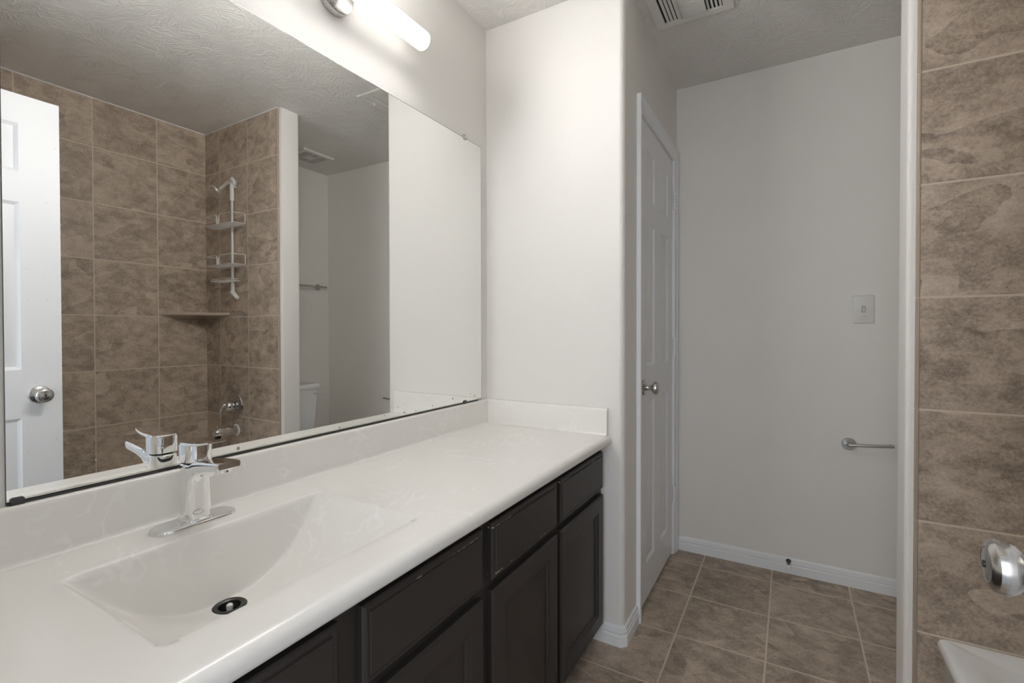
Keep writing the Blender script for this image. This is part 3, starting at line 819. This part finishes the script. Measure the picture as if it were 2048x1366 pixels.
GX0, GX1, GY0, GY1 = 1.812, 2.032, 2.150, 2.402
fg = thing('exhaust_fan_grille', 'square slotted exhaust fan cover over the toilet, seen in the mirror', 'fan grille', ((GX0 + GX1) / 2, (GY0 + GY1) / 2, H - 0.02))
b = new(); ring_frame(b, GX0, GX1, GY0, GY1, 0.026, 0.030, H - 0.018, H - 0.0006, 0.010)
gx0, gx1, gy0, gy1 = GX0 + 0.026, GX1 - 0.026, GY0 + 0.030, GY1 - 0.030
obj('cover', b, M['vent'], fg, 20)
b = new(); box(b, (gx0 - 0.001, gy0 - 0.001, H - 0.0155), (gx1 + 0.001, gy1 + 0.001, H - 0.0145)); obj('fan_opening', b, M['dark'], fg)
b = new(); n_ = 12
for k in range(n_ + 1):
    x = gx0 + (gx1 - gx0) * k / n_; box(b, (x - 0.0022, gy0, H - 0.0178), (x + 0.0022, gy1, H - 0.0150))
for k in range(4):
    y = gy0 + (gy1 - gy0) * (k + 0.0) / 3; box(b, (gx0, y - 0.004, H - 0.0176), (gx1, y + 0.004, H - 0.0151))
ym = (gy0 + gy1) / 2; box(b, (gx0 + 0.05, ym - 0.03, H - 0.0186), (gx1 - 0.05, ym + 0.03, H - 0.0125), 0.001)
obj('slots', b, M['vent'], fg)

# ================================================================== BACK WALL FITTINGS
sw = thing('light_switch', 'white toggle light switch on the greige back wall', 'light switch', (1.4075, Y2, 1.2585))
b = new(); L = []
for i, d in ((0, 0.0004), (0, 0.003), (0.0025, 0.0055), (0.006, 0.0065)):
    L.append([(x, Y2 - d, z) for x, z in rrect(1.4075, 1.2585, 0.0405 - i, 0.0635 - i, 0.004, 3)])
loft(b, L); obj('plate', b, M['ivory'], sw, 40)
b = new(); box(b, (1.4075 - 0.0065, Y2 - 0.0070, 1.2585 - 0.0130), (1.4075 + 0.0065, Y2 - 0.0060, 1.2585 + 0.0130)); obj('toggle_slot', b, M['dark'], sw)
b = new(); loft(b, [[(x, Y2 - 0.0062, z) for x, z in rrect(1.4075, 1.2585, 0.0052, 0.0115, 0.001, 2)], [(x, Y2 - 0.0085, z) for x, z in rrect(1.4075, 1.2575, 0.0050, 0.0105, 0.001, 2)], [(x, Y2 - 0.0155, z) for x, z in rrect(1.4075, 1.2510, 0.0042, 0.0048, 0.001, 2)]]); obj('toggle', b, M['ivory'], sw, 40)
for dz in (-0.0302, 0.0302):
    b = new(); lathe(b, (1.4075, Y2 - 0.0063, 1.2585 + dz), (0, -1, 0), [(0.0034, 0), (0.0032, 0.0009), (0, 0.0013)], 16); o = obj('screw', b, M['nickel'], sw)

tp = thing('paper_holder', 'satin nickel open-arm toilet paper holder low on the back wall', 'paper holder', (1.356, Y2, 0.649))
b = new(); lathe(b, (1.356, Y2 - 0.0004, 0.649), (0, -1, 0), [(0, 0), (0.0275, 0), (0.0275, 0.0075), (0.0262, 0.0090), (0, 0.0095)], 40); obj('rosette', b, M['nickel_x'], tp)
b = new(); tube(b, [tuple(p) for p in fillet([(1.346, Y2 - 0.008, 0.6495), (1.346, Y2 - 0.060, 0.6535), (1.420, Y2 - 0.060, 0.6585), (1.512, Y2 - 0.060, 0.6655)], {1: 0.010}, 6)], 0.0063, 16)
ar = obj('arm', b, M['nickel_x'], tp, 50)
b = new(); cyl(b, (1.497, Y2 - 0.060, 0.669), (1.497, Y2 - 0.060, 0.6745), 0.003, 12); obj('stop_pin', b, M['nickel_x'], ar)

ds = thing('door_stop', 'small dark door stop with a white tip on the back baseboard', 'door stop', (1.122, Y2 - 0.0126, 0.060))
b = new(); lathe(b, (1.122, Y2 - 0.0130, 0.061), (0, -1, 0), [(0, 0), (0.0110, 0), (0.0112, 0.003), (0.0075, 0.010), (0.0055, 0.018), (0.0055, 0.060), (0, 0.060)], 20); obj('post', b, M['bronze'], ds)
b = new(); lathe(b, (1.122, Y2 - 0.0728, 0.061), (0, -1, 0), [(0, 0), (0.0075, 0), (0.0082, 0.012), (0.006, 0.015), (0, 0.0155)], 18); obj('tip', b, M['white_plastic'], ds)

# ================================================================== TUB RECESS
TX0, TX1, TY0, TY1, TZ = 1.473, X3 - 0.001, YT + 0.001, YP - 0.001, 0.334
b = new(); L = []
tcx, tcy, thx, thy = (TX0 + TX1) / 2, (TY0 + TY1) / 2, (TX1 - TX0) / 2, (TY1 - TY0) / 2
for dx, dy, z, r in ((0.014, 0, 0.0, 0.002), (0.014, 0, 0.285, 0.002), (0.004, 0, 0.297, 0.002), (0.0, 0, 0.304, 0.002), (0.0, 0, TZ - 0.012, 0.002), (0.0035, 0.0005, TZ - 0.0035, 0.003), (0.012, 0.001, TZ, 0.004), (0.078, 0.085, TZ - 0.002, 0.09), (0.090, 0.097, TZ - 0.012, 0.09), (0.100, 0.115, TZ - 0.10, 0.10), (0.125, 0.16, 0.075, 0.12), (0.165, 0.21, 0.050, 0.10)):
    L.append([(x, y, z) for x, y in rrect(tcx, tcy, thx - dx, thy - dy, r, 8)])
# the apron keeps its recess on the room side only
for k, (dx) in ((0, 0.014), (1, 0.014), (2, 0.004)):
    L[k] = [(min(x, TX1 - 0.0005) if x < tcx else TX1 - 0.0005 if x > tcx + thx - 0.03 else x, y, z) for x, y, z in L[k]]
loft(b, L, True, True)
tub = tag(obj('bathtub', b, M['porcelain'], None, 40), 'white alcove bathtub with a flat rim in the tiled recess', 'bathtub')

SHX = 1.850
sh = thing('shower_head', 'chrome shower head on a bent arm high on the tiled end wall', 'shower head', (1.834, YP, 2.072))
ax, az = 1.834, 2.072
b = new(); lathe(b, (ax, YP - 0.0003, az), (0, -1, 0), [(0, 0), (0.030, 0), (0.031, 0.003), (0.024, 0.008), (0.013, 0.012), (0, 0.012)], 32); obj('flange', b, M['chrome'], sh)
AE = (ax + 0.004, YP - 0.088, az - 0.052)
armp = fillet([(ax, YP - 0.004, az), (ax + 0.001, YP - 0.042, az + 0.002), AE], {1: 0.035}, 8)
b = new(); tube(b, armp, 0.0100, 14); obj('arm', b, M['chrome'], sh, 50)
d = Vector((0.03, -0.80, -0.60)).normalized(); AE = Vector(AE) - d * 0.006
b = new(); lathe(b, AE, d, [(0, 0), (0.013, 0), (0.0145, 0.008), (0.0125, 0.016), (0.019, 0.022), (0.031, 0.034), (0.0365, 0.045), (0.0375, 0.052), (0.036, 0.056), (0, 0.057)], 32); hd_ = obj('spray_head', b, M['chrome'], sh)
b = new(); lathe(b, AE + d * 0.0512, d, [(0, 0), (0.033, 0), (0.031, 0.0065), (0, 0.007)], 28); obj('spray_face', b, M['nickel'], hd_)

# hanging caddy
CX, CYY = 1.846, YP - 0.018
ca = thing('shower_caddy', 'silver wire caddy with two baskets and a soap dish hung from the shower arm', 'shower caddy', (CX, CYY, 1.38))
b = new(); cyl(b, (CX, CYY, 1.445), (CX, CYY, 2.00), 0.0085, 16); obj('pole', b, M['steel'], ca)
b = new()
hk = [(CX, CYY, 1.962), (CX + 0.002, CYY, 2.050), (CX + 0.001, CYY - 0.002, 2.080), (CX - 0.012, CYY - 0.004, 2.0945), (CX - 0.027, CYY - 0.004, 2.080), (CX - 0.028, CYY - 0.004, 2.055)]
tube(b, hk, 0.010, 14, radii=[0.0125, 0.0115, 0.010, 0.0095, 0.0090, 0.0080]); o = obj('hook', b, M['white_plastic'], ca, 60); o['label'] = 'white plastic hook'
def basket(z, zr, x0, x1, y0, y1):
    b = new(); w = 0.0036
    out = [(x, y, z) for x, y in rrect((x0 + x1) / 2, (y0 + y1) / 2, (x1 - x0) / 2, (y1 - y0) / 2, 0.022, 5)]
    tube(b, out, w, 8, True)
    for k in range(1, 20):
        x = x0 + (x1 - x0) * k / 20; tube(b, [(x, y0, z), (x, y1, z)], 0.0021, 6)
    xc = (x0 + x1) / 2
    for sgn in (-1, 1):
        xe = x0 if sgn < 0 else x1
        p = fillet([(xe, y1 - 0.004, zr + 0.004), (xe, y0, zr), (xc + sgn * 0.011, y0, zr), (xc + sgn * 0.011, y0, z)], {1: 0.022, 2: 0.016}, 6)
        tube(b, p, w * 0.92, 8)
        tube(b, [(xe, y1 - 0.004, zr + 0.004), (xe, y1 - 0.006, z)], w * 0.8, 8)
    return obj('basket', b, M['steel'], ca, 60)
basket(1.803, 1.860, 1.700, 1.995, 1.588, 1.672)
basket(1.561, 1.618, 1.700, 1.995, 1.588, 1.672)
b = new(); sx0, sx1 = 1.755, 1.945
tube(b, [(x, y, 1.468) for x, y in rrect((sx0 + sx1) / 2, 1.630, (sx1 - sx0) / 2, 0.040, 0.018, 5)], 0.0030, 8, True)
tube(b, [(x, y, 1.480) for x, y in rrect((sx0 + sx1) / 2, 1.630, (sx1 - sx0) / 2 - 0.004, 0.036, 0.018, 5)], 0.0022, 8, True)
for k in range(1, 8):
    x = sx0 + (sx1 - sx0) * k / 8; tube(b, [(x, 1.590, 1.468), (x, 1.670, 1.468)], 0.0016, 6)
obj('soap_dish', b, M['steel'], ca, 60)
b = new(); cyl(b, (CX, CYY, 1.405), (CX, CYY, 1.458), 0.0105, 14, cap=0.002)
lathe(b, (CX, CYY, 1.402), (-0.70, 0.10, -0.60), [(0, -0.010), (0.012, -0.010), (0.0145, 0.0), (0.0125, 0.018), (0.0125, 0.048), (0.010, 0.054), (0, 0.055)], 16)
o = obj('foot', b, M['white_plastic'], ca); o['label'] = 'white plastic angled foot'

# triangular corner shelf
b = new(); sz0, sz1 = 1.263, 1.281
tri = [(X3 - 0.0006, YP - 0.0006), (X3 - 0.0006, YP - 0.272), (X3 - 0.268, YP - 0.0006)]
extrude_poly(b, tri, sz0, sz1)
es = [e for e in b.edges if all(abs(v.co.x - X3 + 0.0006) > 0.01 or abs(v.co.y - YP + 0.0006) > 0.01 for v in e.verts) and abs(e.verts[0].co.z - e.verts[1].co.z) < 1e-6 and e.calc_length() > 0.35]
bmesh.ops.bevel(b, geom=es, offset=0.004, segments=2, affect='EDGES')
tag(obj('corner_shelf', b, M['shelf_stone']), 'triangular tan stone shelf in the tiled corner, seen in the mirror', 'shelf')

# valve and spout
vv = thing('shower_valve', 'round chrome shower valve with a curved lever on the tiled end wall', 'shower valve', (1.862, YP, 0.706))
b = new(); lathe(b, (1.862, YP - 0.0003, 0.706), (0, -1, 0), [(0, 0), (0.086, 0), (0.087, 0.003), (0.083, 0.009), (0.066, 0.014), (0.060, 0.0125), (0.038, 0.016), (0.031, 0.022), (0, 0.022)], 48); obj('trim_plate', b, M['chrome_dark_refl'], vv, 25)
b = new(); lathe(b, (1.862, YP - 0.022, 0.706), (0, -1, 0), [(0, 0), (0.030, 0), (0.030, 0.016), (0.026, 0.030), (0.018, 0.038), (0, 0.040)], 32)
lv = [(1.864, YP - 0.045, 0.712), (1.869, YP - 0.062, 0.714), (1.879, YP - 0.072, 0.704), (1.888, YP - 0.074, 0.680), (1.891, YP - 0.072, 0.650), (1.890, YP - 0.070, 0.630)]
tube(b, lv, 0.01, 12, radii=[0.016, 0.0145, 0.0115, 0.009, 0.0075, 0.006]); obj('lever', b, M['chrome'], vv, 50)
ts = thing('tub_spout', 'chrome tub spout with a diverter pin below the round valve', 'tub spout', (1.850, YP, 0.556))
b = new(); lathe(b, (1.850, YP - 0.0003, 0.556), (0, -1, 0), [(0, 0), (0.036, 0), (0.037, 0.003), (0.034, 0.006), (0, 0.006)], 32); o = obj('escutcheon', b, M['white_plastic'], ts); o['label'] = 'pale wall ring'
b = new(); rings = []
for dy, r, zc, sq in ((0.005, 0.029, 0.556, 1.0), (0.040, 0.0285, 0.557, 1.0), (0.085, 0.027, 0.559, 0.95), (0.115, 0.0255, 0.559, 0.9), (0.128, 0.0235, 0.557, 0.95), (0.134, 0.019, 0.554, 1.0)):
    rings.append([(1.850 + r * math.cos(a), YP - dy, zc + r * sq * math.sin(a)) for a in [2 * math.pi * k / 24 for k in range(24)]])
loft(b, rings); obj('spout', b, M['chrome'], ts, 50)
b = new(); cyl(b, (1.850, YP - 0.112, 0.522), (1.850, YP - 0.112, 0.540), 0.0165, 20); obj('outlet', b, M['bronze'], ts)
b = new(); cyl(b, (1.850, YP - 0.112, 0.578), (1.850, YP - 0.112, 0.592), 0.0035, 12); lathe(b, (1.850, YP - 0.112, 0.592), (0, 0, 1), [(0, 0), (0.006, 0), (0.0065, 0.003), (0.004, 0.006), (0, 0.0065)], 14); obj('diverter_pin', b, M['chrome'], ts)

# ================================================================== TOILET
TCY = 2.205
to = thing('toilet', 'white toilet whose tank stands against the far wall, seen in the mirror', 'toilet', (1.85, TCY, 0))
b = new(); L = []
for x0, hw, z in ((2.020, 0.165, 0.385), (2.012, 0.172, 0.40), (1.996, 0.183, 0.55), (1.988, 0.190, 0.735)):
    xc, hx = (x0 + 2.178) / 2, (2.178 - x0) / 2
    L.append([(x, y, z) for x, y in rrect(xc, TCY, hx, hw, 0.022, 5)])
loft(b, L); obj('tank', b, M['porcelain'], to, 40)
b = new(); L = []
for i, z in ((0.003, 0.7345), (0, 0.739), (0, 0.757), (0.004, 0.766), (0.012, 0.770)):
    L.append([(x, y, z) for x, y in rrect((1.974 + 2.184) / 2, TCY, (2.184 - 1.974) / 2 - i, 0.203 - i, 0.022, 5)])
loft(b, L); obj('tank_lid', b, M['porcelain'], to, 40)
b = new(); ly = TCY + 0.158; lathe(b, (1.990, ly, 0.702), (-1, 0, 0), [(0, 0), (0.014, 0), (0.014, 0.006), (0.009, 0.012), (0, 0.013)], 20)
tube(b, [(1.977, ly, 0.702), (1.968, ly + 0.010, 0.702), (1.962, ly + 0.035, 0.7005), (1.962, ly + 0.062, 0.699)], 0.006, 10, radii=[0.007, 0.007, 0.006, 0.0055]); obj('flush_lever', b, M['white_plastic'], to, 50)
def oval(xb, xf, hw, z, n=32):
    xc = xb - (xb - xf) * 0.45; out = []
    for k in range(n):
        a = 2 * math.pi * k / n; c_, s_ = math.cos(a), math.sin(a)
        out.append((xc + (c_ * (xb - xc) if c_ > 0 else c_ * (xc - xf)), TCY + s_ * hw, z))
    return out
b = new(); loft(b, [oval(2.02, 1.60, 0.105, 0.0), oval(2.01, 1.61, 0.098, 0.05), oval(2.02, 1.62, 0.095, 0.16), oval(2.06, 1.54, 0.135, 0.27), oval(2.10, 1.485, 0.172, 0.35), oval(2.10, 1.478, 0.178, 0.385), oval(2.09, 1.485, 0.172, 0.392)]); obj('bowl', b, M['porcelain'], to, 50)
b = new(); loft(b, [oval(1.975, 1.475, 0.180, 0.3925), oval(1.977, 1.472, 0.183, 0.400), oval(1.975, 1.475, 0.180, 0.410)]); obj('seat', b, M['white_plastic'], to, 50)
b = new(); loft(b, [oval(1.975, 1.478, 0.178, 0.4105), oval(1.977, 1.474, 0.181, 0.418), oval(1.972, 1.482, 0.172, 0.428), oval(1.95, 1.51, 0.14, 0.431)]); obj('seat_lid', b, M['white_plastic'], to, 50)

tw = thing('towel_bar', 'satin nickel towel bar on the wall above the toilet tank, seen in the mirror', 'towel bar', (X4, 2.30, 1.515))
for py in (2.545, 2.055):
    b = new(); lathe(b, (X4 - 0.0003, py, 1.517), (-1, 0, 0), [(0, 0), (0.024, 0), (0.0245, 0.006), (0.022, 0.009), (0.010, 0.010), (0.010, 0.060), (0.0085, 0.064), (0, 0.065)], 28); obj('post', b, M['nickel'], tw)
b = new(); cyl(b, (X4 - 0.055, 2.010, 1.517), (X4 - 0.055, 2.590, 1.517), 0.0085, 18, cap=0.001); obj('bar', b, M['nickel'], tw)
